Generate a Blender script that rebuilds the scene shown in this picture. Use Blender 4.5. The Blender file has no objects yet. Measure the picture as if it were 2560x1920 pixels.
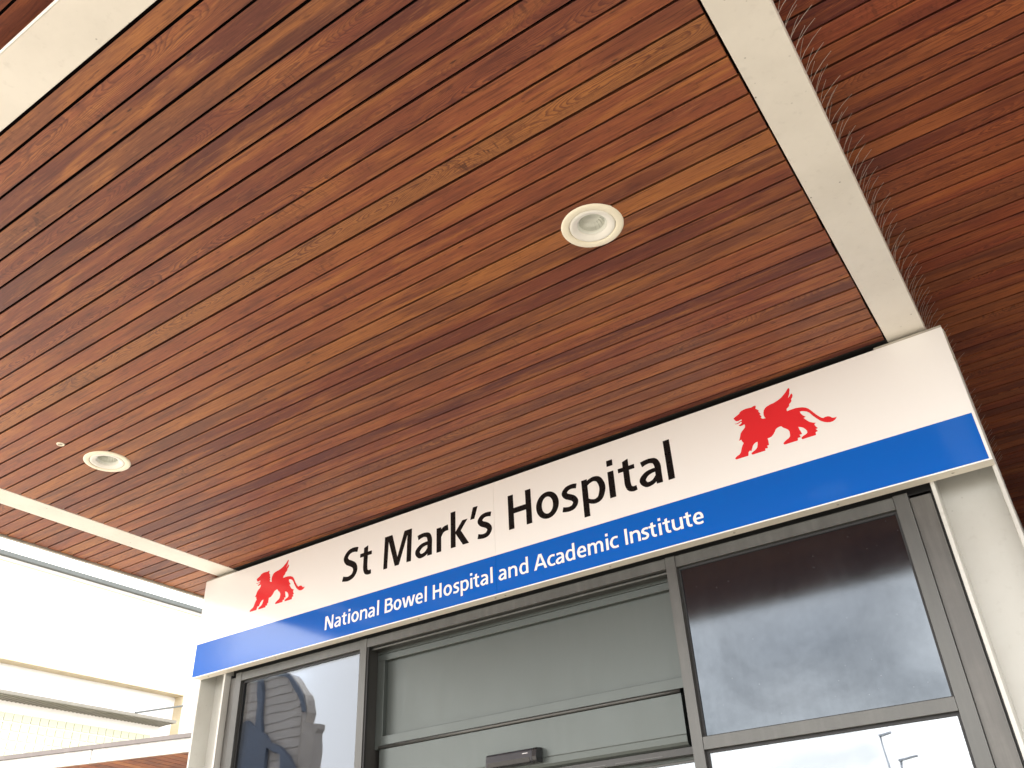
import bpy, math, random
from mathutils import Vector, Matrix
random.seed(11)
SC = bpy.context.scene
COL = SC.collection

# ------------------------------------------------------------------ camera
cam = bpy.data.cameras.new('camera')
cam.sensor_fit = 'HORIZONTAL'; cam.sensor_width = 36.0; cam.lens = 30.28
cam.clip_start = 0.05; cam.clip_end = 2000
cam_o = bpy.data.objects.new('camera', cam); COL.objects.link(cam_o)
_r = Vector((0.82589431, 0.56207748, -0.04435655))
_u = Vector((0.33558555, -0.42682586, 0.83976308))
_f = Vector((-0.45307939, 0.70844096, 0.54113813))
cam_o.matrix_world = Matrix(((_r.x, _u.x, -_f.x, 4.89786), (_r.y, _u.y, -_f.y, -3.61312),
                             (_r.z, _u.z, -_f.z, 1.55), (0, 0, 0, 1)))
SC.camera = cam_o

# ------------------------------------------------------------------ sky, sun, exposure
SUN_EL, SUN_AZ = math.radians(50), math.radians(198)     # azimuth clockwise from +Y
w = bpy.data.worlds.new('World'); SC.world = w; w.use_nodes = True
wn, wl = w.node_tree.nodes, w.node_tree.links
bg = wn['Background']
sky = wn.new('ShaderNodeTexSky'); sky.sky_type = 'NISHITA'; sky.sun_disc = False
sky.sun_elevation = SUN_EL; sky.sun_rotation = SUN_AZ
sky.air_density = 1.0; sky.dust_density = 2.5; sky.ozone_density = 1.0
tc = wn.new('ShaderNodeTexCoord')
mp = wn.new('ShaderNodeMapping'); mp.inputs['Scale'].default_value = (1.0, 1.0, 2.2)
nz = wn.new('ShaderNodeTexNoise'); nz.inputs['Scale'].default_value = 2.1
nz.inputs['Detail'].default_value = 7; nz.inputs['Roughness'].default_value = 0.55
rp = wn.new('ShaderNodeValToRGB')
rp.color_ramp.elements[0].position = 0.36; rp.color_ramp.elements[0].color = (0.25, 0.25, 0.25, 1)
rp.color_ramp.elements[1].position = 0.58; rp.color_ramp.elements[1].color = (1, 1, 1, 1)
mx = wn.new('ShaderNodeMix'); mx.data_type = 'RGBA'
mx.inputs['B'].default_value = (26.0, 25.3, 24.9, 1)
wl.new(tc.outputs['Generated'], mp.inputs['Vector']); wl.new(mp.outputs['Vector'], nz.inputs['Vector'])
wl.new(nz.outputs['Fac'], rp.inputs['Fac']); wl.new(rp.outputs['Color'], mx.inputs['Factor'])
wl.new(sky.outputs['Color'], mx.inputs['A']); wl.new(mx.outputs['Result'], bg.inputs['Color'])
bg.inputs['Strength'].default_value = 0.10

sun = bpy.data.lights.new('sun', 'SUN'); sun.energy = 3.2; sun.angle = math.radians(0.6)
sun.color = (1.0, 0.95, 0.87)
sun_o = bpy.data.objects.new('sun', sun); COL.objects.link(sun_o)
sd = Vector((math.sin(SUN_AZ) * math.cos(SUN_EL), math.cos(SUN_AZ) * math.cos(SUN_EL), math.sin(SUN_EL)))
sun_o.rotation_euler = sd.to_track_quat('Z', 'Y').to_euler(); sun_o.location = sd * 60

SC.view_settings.view_transform = 'Standard'; SC.view_settings.look = 'None'
SC.view_settings.gamma = 1.0; SC.view_settings.exposure = 1.38
SC.view_settings.use_curve_mapping = False
SC.cycles.max_bounces = 10; SC.cycles.diffuse_bounces = 5; SC.cycles.glossy_bounces = 4
SC.cycles.transparent_max_bounces = 12; SC.cycles.use_denoising = True
SC.cycles.sample_clamp_indirect = 8.0; SC.cycles.caustics_reflective = False

# ------------------------------------------------------------------ node helpers
MATS = {}
class NT:
    def __init__(s, name):
        s.m = bpy.data.materials.new(name); s.m.use_nodes = True
        s.n, s.l = s.m.node_tree.nodes, s.m.node_tree.links
        s.b = s.n['Principled BSDF']
    def new(s, t, **k):
        o = s.n.new(t)
        for a, v in k.items(): setattr(o, a, v)
        return o
    def link(s, a, b): s.l.new(a, b)
    def val(s, x, sock):
        if hasattr(x, 'links') or hasattr(x, 'is_linked'): s.l.new(x, sock)
        else: sock.default_value = x
    def math(s, op, a, b=0.0, c=None, clamp=False):
        o = s.new('ShaderNodeMath', operation=op, use_clamp=clamp)
        s.val(a, o.inputs[0]); s.val(b, o.inputs[1])
        if c is not None: s.val(c, o.inputs[2])
        return o.outputs[0]
    def vmath(s, op, a, b):
        o = s.new('ShaderNodeVectorMath', operation=op)
        s.val(a, o.inputs[0]); s.val(b, o.inputs[1]); return o.outputs[0]
    def noise(s, vec, scale, detail=4, rough=0.5, dist=0.0):
        o = s.new('ShaderNodeTexNoise')
        s.link(vec, o.inputs['Vector']); o.inputs['Scale'].default_value = scale
        o.inputs['Detail'].default_value = detail; o.inputs['Roughness'].default_value = rough
        o.inputs['Distortion'].default_value = dist
        return o.outputs['Fac']
    def ramp(s, fac, stops, interp='LINEAR'):
        o = s.new('ShaderNodeValToRGB'); cr = o.color_ramp; cr.interpolation = interp
        while len(cr.elements) < len(stops): cr.elements.new(0.5)
        for e, (p, c) in zip(cr.elements, stops):
            e.position = p; e.color = (c, c, c, 1) if not hasattr(c, '__len__') else (*c, 1)
        s.link(fac, o.inputs['Fac']); return o.outputs['Color']
    def mix(s, fac, a, b, blend='MIX'):
        o = s.new('ShaderNodeMix', data_type='RGBA', blend_type=blend)
        s.val(fac, o.inputs['Factor'])
        for x, k in ((a, 'A'), (b, 'B')):
            if hasattr(x, 'is_linked'): s.l.new(x, o.inputs[k])
            else: o.inputs[k].default_value = (*x, 1)
        return o.outputs['Result']
    def bump(s, h, strength, dist=0.002):
        o = s.new('ShaderNodeBump'); o.inputs['Strength'].default_value = strength
        o.inputs['Distance'].default_value = dist
        s.link(h, o.inputs['Height']); s.link(o.outputs['Normal'], s.b.inputs['Normal'])
    def set(s, **k):
        for a, v in k.items():
            i = s.b.inputs[a.replace('_', ' ')]
            if hasattr(v, 'is_linked'): s.l.new(v, i)
            else: i.default_value = (*v, 1) if hasattr(v, '__len__') and len(v) == 3 else v
    def pos(s): return s.new('ShaderNodeNewGeometry').outputs['Position']
    def obj(s): return s.new('ShaderNodeTexCoord').outputs['Object']
    def rnd(s): return s.new('ShaderNodeObjectInfo').outputs['Random']

def scaled(t, vec, sc):
    o = t.new('ShaderNodeVectorMath', operation='MULTIPLY')
    t.link(vec, o.inputs[0]); o.inputs[1].default_value = sc; return o.outputs[0]

# ------------------------------------------------------------------ materials
def wood(name, dark=1.0, tint=(1, 1, 1)):
    t = NT(name)
    rnd = t.rnd()
    cmb = t.new('ShaderNodeCombineXYZ')
    t.link(t.math('MULTIPLY', rnd, 71.3), cmb.inputs[0])
    t.link(t.math('MULTIPLY', rnd, 37.7), cmb.inputs[1])
    t.link(t.math('MULTIPLY', rnd, 19.1), cmb.inputs[2])
    v0 = t.obj()
    v = t.vmath('ADD', v0, cmb.outputs[0])
    streak = t.noise(scaled(t, v, (1.9, 17, 3)), 1.0, 3, 0.6, 0.7)
    broad = t.noise(scaled(t, v, (1.3, 4.0, 1)), 1.0, 2, 0.55)
    fine = t.noise(scaled(t, v, (13, 330, 40)), 1.0, 2, 0.6)
    mid = t.noise(scaled(t, v, (5.0, 90, 12)), 1.0, 4, 0.66, 1.0)
    # growth rings: bent bands that close into long arches where the cut runs flat
    warp = t.noise(scaled(t, v, (1.5, 5.0, 1)), 1.0, 2, 0.5)
    warp2 = t.noise(scaled(t, v, (9.0, 40.0, 1)), 1.0, 3, 0.55)
    sx = t.new('ShaderNodeSeparateXYZ'); t.link(v0, sx.inputs[0])
    ycen = t.math('ADD', sx.outputs[1], t.math('MULTIPLY_ADD', rnd, 0.05, -0.025))
    y2 = t.math('MULTIPLY', t.math('MULTIPLY', ycen, ycen), 4200.0)
    field = t.math('ADD', y2, t.math('MULTIPLY', warp, 44.0))
    field = t.math('ADD', field, t.math('MULTIPLY', warp2, 2.4))
    ring = t.math('FRACT', field)
    ring = t.ramp(ring, [(0.0, 0), (0.45, 0.10), (0.86, 1.0), (0.96, 0.9), (1.0, 0.0)])
    which = t.math('FRACT', t.math('MULTIPLY', rnd, 7.77))
    mask = t.ramp(t.math('MULTIPLY_ADD', which, 0.75, t.math('MULTIPLY', broad, 0.5)),
                  [(0.60, 0.0), (0.76, 0.6), (0.95, 1.0)])
    ring = t.math('MULTIPLY', ring, mask)
    # curly cross figure in patches
    curl = t.noise(scaled(t, v, (46, 20, 5)), 1.0, 3, 0.55, 1.4)
    curlm = t.ramp(t.noise(scaled(t, v, (1.7, 9, 2)), 1.0, 2), [(0.6, 0.0), (0.74, 1.0)])
    curl = t.math('MULTIPLY', t.ramp(curl, [(0.5, 0.0), (0.66, 1.0)]), curlm)
    # colour of the board
    r2 = t.math('FRACT', t.math('MULTIPLY', rnd, 13.37))
    d = dark
    basec = t.ramp(r2, [(0.0, (0.125 * d, 0.034 * d, 0.023 * d)), (0.12, (0.22 * d, 0.058 * d, 0.030 * d)),
                        (0.36, (0.295 * d, 0.082 * d, 0.036 * d)), (0.66, (0.325 * d, 0.095 * d, 0.038 * d)),
                        (0.86, (0.365 * d, 0.122 * d, 0.042 * d)), (1.0, (0.41 * d, 0.155 * d, 0.050 * d))])
    r3 = t.math('FRACT', t.math('MULTIPLY', rnd, 29.1))
    basec = t.mix(t.ramp(r3, [(0.78, 0.0), (0.90, 0.55)]), basec, (0.21 * d, 0.080 * d, 0.035 * d))
    c = t.mix(t.ramp(streak, [(0.48, 0.0), (0.72, 0.8)]), basec, (0.48 * d, 0.170 * d, 0.046 * d))
    c = t.mix(t.ramp(streak, [(0.26, 0.75), (0.42, 0.0)]), c, (0.115 * d, 0.032 * d, 0.022 * d))
    c = t.mix(t.ramp(broad, [(0.31, 0.55), (0.47, 0.0)]), c, (0.115 * d, 0.033 * d, 0.024 * d))
    c = t.mix(t.ramp(mid, [(0.34, 0.7), (0.48, 0.0)]), c, (0.10 * d, 0.028 * d, 0.016 * d))
    c = t.mix(t.ramp(mid, [(0.56, 0.0), (0.73, 0.42)]), c, (0.58 * d, 0.24 * d, 0.085 * d))
    fleck = t.noise(scaled(t, v, (26, 150, 20)), 1.0, 3, 0.6, 0.5)
    c = t.mix(t.ramp(fleck, [(0.63, 0.0), (0.72, 0.6)]), c, (0.06 * d, 0.019 * d, 0.013 * d))
    c = t.mix(t.math('MULTIPLY', ring, 0.8), c, (0.105 * d, 0.027 * d, 0.022 * d))
    c = t.mix(t.math('MULTIPLY', curl, 0.75), c, (0.065 * d, 0.020 * d, 0.014 * d))
    c = t.mix(t.ramp(fine, [(0.35, 0.28), (0.6, 0.0)]), c, (0.07 * d, 0.020 * d, 0.013 * d))
    # few knots and dark pin marks
    vo = t.new('ShaderNodeTexVoronoi'); t.link(scaled(t, v, (2.6, 11, 3)), vo.inputs['Vector'])
    vo.inputs['Scale'].default_value = 1.6; vo.inputs['Randomness'].default_value = 1.0
    kn = t.ramp(vo.outputs['Distance'], [(0.03, 0.85), (0.075, 0.0)])
    c = t.mix(kn, c, (0.05 * d, 0.017 * d, 0.011 * d))
    c = t.mix(1.0, c, tint, 'MULTIPLY')
    t.set(Base_Color=c, Roughness=t.math('MULTIPLY_ADD', mid, 0.25, 0.36), Specular_IOR_Level=0.32)
    t.bump(t.math('ADD', t.math('MULTIPLY', fine, 0.5), mid), 0.22, 0.0012)
    return t.m

def paint(name, col, rough=0.45, dirt=0.12, dirtcol=(0.16, 0.13, 0.09), scale=3.0, specks=0.35, spec=0.4):
    t = NT(name); p = t.pos()
    n = t.noise(p, scale, 6, 0.6); n2 = t.noise(p, scale * 9, 4, 0.6); n3 = t.noise(p, 140, 2, 0.5)
    c = t.mix(t.math('MULTIPLY', t.ramp(n, [(0.42, 0), (0.75, 1)]), dirt), col, dirtcol)
    c = t.mix(t.math('MULTIPLY', t.ramp(n2, [(0.58, 0), (0.72, 1)]), dirt * 0.6), c, dirtcol)
    vo = t.new('ShaderNodeTexVoronoi'); t.link(p, vo.inputs['Vector']); vo.inputs['Scale'].default_value = 21
    sp = t.math('MULTIPLY', t.ramp(vo.outputs['Distance'], [(0.05, 1), (0.095, 0)]),
                t.ramp(n, [(0.50, 0), (0.58, 1)]))
    c = t.mix(t.math('MULTIPLY', sp, specks), c, (0.10, 0.085, 0.055))
    t.set(Base_Color=c, Roughness=t.math('MULTIPLY_ADD', n2, 0.2, rough - 0.1), Specular_IOR_Level=spec)
    t.bump(t.math('ADD', n3, t.math('MULTIPLY', n, 2.0)), 0.05, 0.002)
    return t.m

def vinyl(name, col, rough=0.10, spec=0.5, coat=0.0):
    t = NT(name); p = t.pos()
    n = t.noise(p, 1.6, 4, 0.5); n2 = t.noise(p, 60, 3, 0.5)
    c = t.mix(t.math('MULTIPLY', n, 0.10), col, tuple(x * 0.86 for x in col))
    t.set(Base_Color=c, Roughness=t.math('MULTIPLY_ADD', n2, 0.06, rough), Specular_IOR_Level=spec, Coat_Weight=coat)
    t.bump(n, 0.06, 0.02)
    return t.m

def metal(name, col, rough=0.4, metallic=0.0, vstreak=0.3, spec=0.5):
    t = NT(name); p = t.pos()
    s1 = t.noise(scaled(t, p, (28, 28, 2.2)), 1.0, 5, 0.6); s2 = t.noise(p, 6, 5, 0.6)
    s3 = t.noise(scaled(t, p, (3, 3, 260)), 1.0, 2, 0.5)
    k = t.math('ADD', t.math('MULTIPLY', s1, 0.55), t.math('MULTIPLY', s2, 0.45))
    c = t.mix(t.math('MULTIPLY', t.ramp(k, [(0.38, 1), (0.62, 0)]), vstreak), col, tuple(x * 0.45 for x in col))
    c = t.mix(t.math('MULTIPLY', t.ramp(k, [(0.54, 0), (0.75, 1)]), vstreak * 0.6), c, tuple(min(1, x * 1.5 + 0.02) for x in col))
    t.set(Base_Color=c, Metallic=metallic, Roughness=t.math('MULTIPLY_ADD', k, 0.25, rough - 0.12), Specular_IOR_Level=spec)
    t.bump(t.math('ADD', s2, t.math('MULTIPLY', s3, 0.15)), 0.04, 0.002)
    return t.m

def plain(name, col, rough=0.5, metallic=0.0, spec=0.5, nscale=20):
    t = NT(name); p = t.pos(); n = t.noise(p, nscale, 3)
    c = t.mix(t.math('MULTIPLY', n, 0.3), col, tuple(x * 0.75 for x in col))
    t.set(Base_Color=c, Roughness=rough, Metallic=metallic, Specular_IOR_Level=spec)
    return t.m

def spandrel(name):
    # smoke-tinted back-painted glass behind a hazy, wiped-over film of dirt
    t = NT(name); p = t.pos()
    wide = t.noise(p, 2.6, 6, 0.62, 0.8); drip = t.noise(scaled(t, p, (30, 30, 2.4)), 1.0, 5, 0.62)
    fine = t.noise(p, 40, 4, 0.6)
    k = t.math('ADD', t.math('MULTIPLY', wide, 0.72), t.math('MULTIPLY', drip, 0.13))
    k = t.math('ADD', k, t.math('MULTIPLY', fine, 0.15))
    vo = t.new('ShaderNodeTexVoronoi'); t.link(p, vo.inputs['Vector']); vo.inputs['Scale'].default_value = 26
    sp = t.math('MULTIPLY', t.ramp(vo.outputs['Distance'], [(0.03, 1), (0.06, 0)]), 0.3)
    t.set(Base_Color=t.mix(sp, (0.003, 0.0035, 0.006), (0.3, 0.3, 0.3)), Roughness=0.6, Specular_IOR_Level=0.0)
    gl = t.new('ShaderNodeBsdfGlossy'); gl.inputs['Color'].default_value = (0.76, 0.85, 0.93, 1)
    t.link(t.math('MULTIPLY_ADD', k, 0.09, 0.035), gl.inputs['Roughness'])
    bp = t.new('ShaderNodeBump'); bp.inputs['Strength'].default_value = 0.005; bp.inputs['Distance'].default_value = 0.03
    t.link(wide, bp.inputs['Height']); t.link(bp.outputs['Normal'], gl.inputs['Normal'])
    ms = t.new('ShaderNodeMixShader')
    t.link(t.ramp(k, [(0.34, 0.082), (0.5, 0.106), (0.66, 0.130)]), ms.inputs[0])
    t.link(t.b.outputs[0], ms.inputs[1]); t.link(gl.outputs[0], ms.inputs[2])
    t.link(ms.outputs[0], t.n['Material Output'].inputs['Surface'])
    return t.m

def reflective_glass(name, refl=0.42, tint=(0.30, 0.34, 0.36), wav=0.12):
    t = NT(name); p = t.pos()
    for n in list(t.n):
        if n.type == 'BSDF_PRINCIPLED': t.n.remove(n)
    out = t.n['Material Output']
    tr = t.new('ShaderNodeBsdfTransparent'); tr.inputs['Color'].default_value = (*tint, 1)
    gl = t.new('ShaderNodeBsdfGlossy'); gl.inputs['Roughness'].default_value = 0.012
    gl.inputs['Color'].default_value = (0.93, 0.97, 1.0, 1)
    bp = t.new('ShaderNodeBump'); bp.inputs['Strength'].default_value = wav; bp.inputs['Distance'].default_value = 0.03
    t.link(t.noise(p, 2.4, 2, 0.4), bp.inputs['Height']); t.link(bp.outputs['Normal'], gl.inputs['Normal'])
    lw = t.new('ShaderNodeLayerWeight'); lw.inputs['Blend'].default_value = 0.25
    ms = t.new('ShaderNodeMixShader')
    t.link(t.math('MULTIPLY_ADD', lw.outputs['Fresnel'], 0.6, refl, clamp=True), ms.inputs[0])
    t.link(tr.outputs[0], ms.inputs[1]); t.link(gl.outputs[0], ms.inputs[2]); t.link(ms.outputs[0], out.inputs['Surface'])
    return t.m

def paving(name):
    t = NT(name); p = t.pos()
    br = t.new('ShaderNodeTexBrick'); t.link(p, br.inputs['Vector'])
    br.inputs['Scale'].default_value = 1.0; br.inputs['Brick Width'].default_value = 0.6
    br.inputs['Row Height'].default_value = 0.4; br.inputs['Mortar Size'].default_value = 0.006
    br.inputs['Color1'].default_value = (0.25, 0.232, 0.20, 1); br.inputs['Color2'].default_value = (0.285, 0.262, 0.226, 1)
    br.inputs['Mortar'].default_value = (0.12, 0.11, 0.10, 1)
    n = t.noise(p, 5, 6, 0.65)
    t.set(Base_Color=t.mix(t.math('MULTIPLY', n, 0.45), br.outputs['Color'], (0.19, 0.18, 0.16)), Roughness=0.85, Specular_IOR_Level=0.2)
    t.bump(n, 0.3, 0.003)
    return t.m

MAT = dict(
    wood=wood('red cedar boards', 0.92, (0.97, 1.03, 1.05)), wood_upper=wood('dark cedar boards', 0.92, (1.0, 0.86, 0.92)),
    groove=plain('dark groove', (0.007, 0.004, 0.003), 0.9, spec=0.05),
    cream=paint('cream painted steel', (0.75, 0.71, 0.635), 0.42, 0.15, specks=0.7),
    cream_post=paint('cream grey painted steel', (0.54, 0.54, 0.505), 0.45, 0.16, specks=0.25),
    trim=paint('weathered pale trim', (0.42, 0.39, 0.33), 0.6, 0.5, (0.12, 0.10, 0.08), 7),
    signwhite=vinyl('white sign face', (0.82, 0.812, 0.795), 0.11, 0.42),
    blue=vinyl('royal blue vinyl', (0.0012, 0.104, 0.48), 0.08, 0.5),
    red=vinyl('red vinyl', (0.70, 0.028, 0.035), 0.16, 0.4),
    black=vinyl('black vinyl', (0.006, 0.005, 0.005), 0.25, 0.2),
    letterwhite=vinyl('white vinyl', (0.86, 0.86, 0.84), 0.2, 0.4),
    lip=paint('cream sign tray', (0.72, 0.675, 0.58), 0.4, 0.12),
    seam=plain('sign seam', (0.35, 0.34, 0.32), 0.6),
    frame=metal('grey anodised aluminium', (0.094, 0.094, 0.088), 0.36, 0.5, 0.3),
    panel=metal('grey green satin panel', (0.080, 0.092, 0.086), 0.36, 0.45, 0.08),
    darkframe=metal('dark bronze reveal', (0.040, 0.039, 0.036), 0.4, 0.1, 0.4),
    jamb=metal('dark weathered side panel', (0.115, 0.110, 0.10), 0.36, 0.3, 0.6),
    rubber=plain('black gasket', (0.012, 0.012, 0.012), 0.55),
    spandrel=spandrel('smoked spandrel glass'),
    glass=reflective_glass('solar control glass', 0.27),
    spandrel_clear=reflective_glass('tinted reflecting glass', 0.060, (0.42, 0.45, 0.50), 0.022),
    plastic=plain('charcoal plastic', (0.026, 0.026, 0.031), 0.38, nscale=6),
    plasticblack=plain('black plastic', (0.012, 0.012, 0.013), 0.25),
    mark=plain('grey white print', (0.75, 0.75, 0.75), 0.5),
    lightring=paint('ivory lamp ring', (0.86, 0.80, 0.64), 0.4, 0.05, specks=0.1),
    lightdish=paint('white lamp dish', (0.82, 0.80, 0.74), 0.35, 0.05, specks=0.1),
    lens=plain('frosted lamp lens', (0.72, 0.73, 0.66), 0.2, spec=0.6),
    reflector=plain('lamp reflector', (0.66, 0.67, 0.60), 0.25, 0.2),
    spike=plain('pale spike wire', (0.52, 0.46, 0.40), 0.45, 0.2),
    render=paint('white rendered wall', (0.82, 0.82, 0.815), 0.85, 0.06, scale=1.2, specks=0.0),
    ledge=paint('tan stone ledge', (0.52, 0.44, 0.30), 0.8, 0.25, scale=2),
    gutter=metal('grey gutter', (0.10, 0.11, 0.105), 0.5, 0.2),
    shade=metal('grey sunshade', (0.20, 0.19, 0.16), 0.55, 0.1),
    block=plain('glass block', (0.50, 0.52, 0.37), 0.15, spec=0.4),
    galv=metal('galvanised fascia', (0.50, 0.49, 0.46), 0.5, 0.2, 0.5),
    galvdark=metal('brown fascia edge', (0.11, 0.095, 0.09), 0.6),
    concrete=paint('concrete', (0.42, 0.40, 0.36), 0.85, 0.3, scale=2),
    innerwall=paint('lobby wall', (0.30, 0.29, 0.27), 0.8, 0.1),
    tan=paint('tan cladding', (0.52, 0.46, 0.40), 0.7, 0.2, scale=1),
    slate=paint('slate blue metal', (0.13, 0.15, 0.19), 0.6, 0.2, scale=1),
    backing=plain('grey panel backing', (0.20, 0.21, 0.24), 0.9, spec=0.1),
    lampgrey=metal('lamp column grey', (0.42, 0.45, 0.50), 0.5, 0.2),
    bounce_apron=paint('pale concrete forecourt', (0.52, 0.48, 0.42), 0.85, 0.15, scale=1.5, specks=0.2),  # pale tone for the added ground sheet that bounces light
    paving=paving('concrete paving'), asphalt=paint('asphalt', (0.06, 0.06, 0.062), 0.9, 0.2),
)

# ------------------------------------------------------------------ object helpers
def empty(name, loc, label, cat, group=None):
    o = bpy.data.objects.new(name, None); COL.objects.link(o); o.location = loc
    o.empty_display_size = 0.1
    o['label'] = label; o['category'] = cat
    if group: o['group'] = group
    return o

class MB:
    def __init__(s): s.v = []; s.f = []
    def box(s, x0, x1, y0, y1, z0, z1):
        b = len(s.v)
        s.v += [(x0, y0, z0), (x1, y0, z0), (x1, y1, z0), (x0, y1, z0), (x0, y0, z1), (x1, y0, z1), (x1, y1, z1), (x0, y1, z1)]
        s.f += [tuple(b + i for i in q) for q in ((0, 3, 2, 1), (4, 5, 6, 7), (0, 1, 5, 4), (1, 2, 6, 5), (2, 3, 7, 6), (3, 0, 4, 7))]
        return s
    def prism(s, pts, axis, a, c):
        # polygon pts extruded along axis ('x': pts are (y,z); 'y': pts are (x,z); 'z': pts are (x,y))
        b = len(s.v); n = len(pts)
        def P(p, k): return {'x': (k, p[0], p[1]), 'y': (p[0], k, p[1]), 'z': (p[0], p[1], k)}[axis]
        s.v += [P(p, a) for p in pts] + [P(p, c) for p in pts]
        s.f += [tuple(b + i for i in range(n)), tuple(b + n + i for i in reversed(range(n)))]
        s.f += [(b + i, b + n + i, b + n + (i + 1) % n, b + (i + 1) % n) for i in range(n)]
        return s
    def lathe(s, prof, cx, cy, seg=40):
        b = len(s.v); n = len(prof)
        for k in range(seg):
            a = 2 * math.pi * k / seg
            s.v += [(cx + r * math.cos(a), cy + r * math.sin(a), z) for r, z in prof]
        for k in range(seg):
            for i in range(n - 1):
                p, q = b + k * n + i, b + ((k + 1) % seg) * n + i
                s.f.append((p, q, q + 1, p + 1))
        return s
    def tube(s, pts, rad, seg=6):
        b = len(s.v); n = len(pts); pts = [Vector(p) for p in pts]
        for i, p in enumerate(pts):
            d = (pts[min(i + 1, n - 1)] - pts[max(i - 1, 0)]).normalized()
            u = d.cross(Vector((0.3, 0.9, 0.2))).normalized(); w_ = d.cross(u)
            r = rad[i] if hasattr(rad, '__len__') else rad
            s.v += [tuple(p + (u * math.cos(2 * math.pi * k / seg) + w_ * math.sin(2 * math.pi * k / seg)) * r) for k in range(seg)]
        for i in range(n - 1):
            for k in range(seg):
                s.f.append((b + i * seg + k, b + i * seg + (k + 1) % seg, b + (i + 1) * seg + (k + 1) % seg, b + (i + 1) * seg + k))
        s.f += [tuple(b + k for k in reversed(range(seg))), tuple(b + (n - 1) * seg + k for k in range(seg))]
        return s
    def mesh(s, name, mat, off=(0, 0, 0)):
        me = bpy.data.meshes.new(name)
        me.from_pydata([(a - off[0], b - off[1], c - off[2]) for a, b, c in s.v], [], s.f)
        import bmesh
        bm = bmesh.new(); bm.from_mesh(me); bmesh.ops.recalc_face_normals(bm, faces=bm.faces); bm.to_mesh(me); bm.free()
        me.materials.append(MAT[mat]); return me
    def build(s, name, mat, parent=None, bevel=0.0, smooth=False, org=None):
        """one mesh object; vertices are given in world space"""
        if org is None:
            n = len(s.v); org = tuple(sum(v[i] for v in s.v) / n for i in range(3))
        o = bpy.data.objects.new(name, s.mesh(name, mat, org)); COL.objects.link(o)
        place(o, org, parent)
        if bevel:
            m = o.modifiers.new('bevel', 'BEVEL'); m.width = bevel; m.segments = 2; m.limit_method = 'ANGLE'
        if smooth:
            for p in o.data.polygons: p.use_smooth = True
        return o

def wloc(o):
    v = Vector(o.location)
    return v + wloc(o.parent) if o.parent else v
def place(o, loc, parent):
    if parent is not None:
        o.parent = parent; o.location = Vector(loc) - wloc(parent)
    else: o.location = loc
def bx(x0, x1, y0, y1, z0, z1): return MB().box(x0, x1, y0, y1, z0, z1)
def structure(o): o['kind'] = 'structure'; return o
def tag(o, label, cat, group=None):
    o['label'] = label; o['category'] = cat
    if group: o['group'] = group
    return o

# ------------------------------------------------------------------ key dimensions (metres)
ZS = 3.745                    # underside of the lower soffit
P = 0.08575; G0 = -2.0117     # board pitch, one groove centre
ZU = 3.99                     # underside of the upper soffit
SL, SB, SM, ST = 4.825, 3.063, 3.280, 3.713   # sign length, bottom, colour change, top
SEAM = 2.425
FY = 0.085                    # front plane of the door screen

# ------------------------------------------------------------------ ground
structure(bx(-150, 150, -150, 120, -0.4, 0.0).build('ground', 'paving'))
structure(bx(-14.25, -0.8, -11.4, 9.0, -0.05, 0.005).build('bounce_apron', 'bounce_apron'))  # unseen pale sheet, added to bounce light onto the soffit's left side
structure(bx(-150, 150, -19.0, -11.5, -0.05, 0.006).build('road', 'asphalt'))

# ------------------------------------------------------------------ lower canopy with its boards and beams
def board_mesh(name, length, width, mat, thick=0.024, ch=0.001):
    hw, hl = width / 2, length / 2
    prof = [(-hw + ch, 0), (hw - ch, 0), (hw, ch), (hw - 0.008, thick), (-hw + 0.008, thick), (-hw, ch)]   # undercut shadow joint
    return MB().prism(prof, 'x', -hl, hl).mesh(name, mat)
can = empty('entrance_canopy', (2.4, -1.4, ZS), 'lower timber-boarded soffit with cream steel edge beams over the entrance', 'canopy')
GAP = 0.0090
full = board_mesh('plank', 4.592 - 0.262, P - GAP, 'wood')
short = board_mesh('plank', 0.075 + 0.318, P - GAP, 'wood')
edge_w = (G0 - 10 * P) - (-2.937) - GAP * 0.5 - 0.008
full_l = board_mesh('plank', 4.592 - 0.262, 0.034, 'wood'); full_e = board_mesh('plank', 4.592 - 0.262, edge_w, 'wood'); short_e = board_mesh('plank', 0.393, edge_w, 'wood')
for i in range(-11, 30):
    yc = G0 + (i + 0.5) * P
    if i == -11: yc = -2.929 + edge_w / 2
    for k, (me, xc) in enumerate(((full_e if i == -11 else full_l if i == 23 else full, (4.592 + 0.262) / 2), (short_e if i == -11 else short, (0.075 - 0.318) / 2))):
        if i > 23 and k == 0: continue
        o = bpy.data.objects.new('plank', me); COL.objects.link(o)
        place(o, (xc + random.uniform(-.002, .002), (-0.0175 if i == 23 and k == 0 else yc) + random.uniform(-.0009, .0009), ZS + random.uniform(-.0006, .0006)), can)
        o.rotation_euler = (random.uniform(-.004, .004), 0, random.uniform(-.00025, .00025))
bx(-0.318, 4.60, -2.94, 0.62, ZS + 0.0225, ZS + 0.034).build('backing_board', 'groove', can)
bx(0.262, 4.596, 0.001, 0.10, ZS - 0.002, ZS + 0.014).build('dark_end_strip', 'rubber', can)
def beam(x0, x1, y0, y1, z0, z1):
    return bx(x0, x1, y0, y1, z0, z1).build('steel_beam', 'cream', can, bevel=0.003)
beam(4.600, 4.763, -3.092, 2.6, ZS - 0.001, ZS + 0.075)
beam(0.079, 0.2585, -2.939, 0.60, ZS - 0.001, ZS + 0.075)
beam(-0.33, 4.5995, -3.092, -2.9395, ZS - 0.002, ZS + 0.020)
bx(-0.34, 4.60, -3.0945, -3.0925, ZS - 0.003, ZS + 0.022).build('front_edge_strip', 'cream', can, bevel=0.001)
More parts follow.
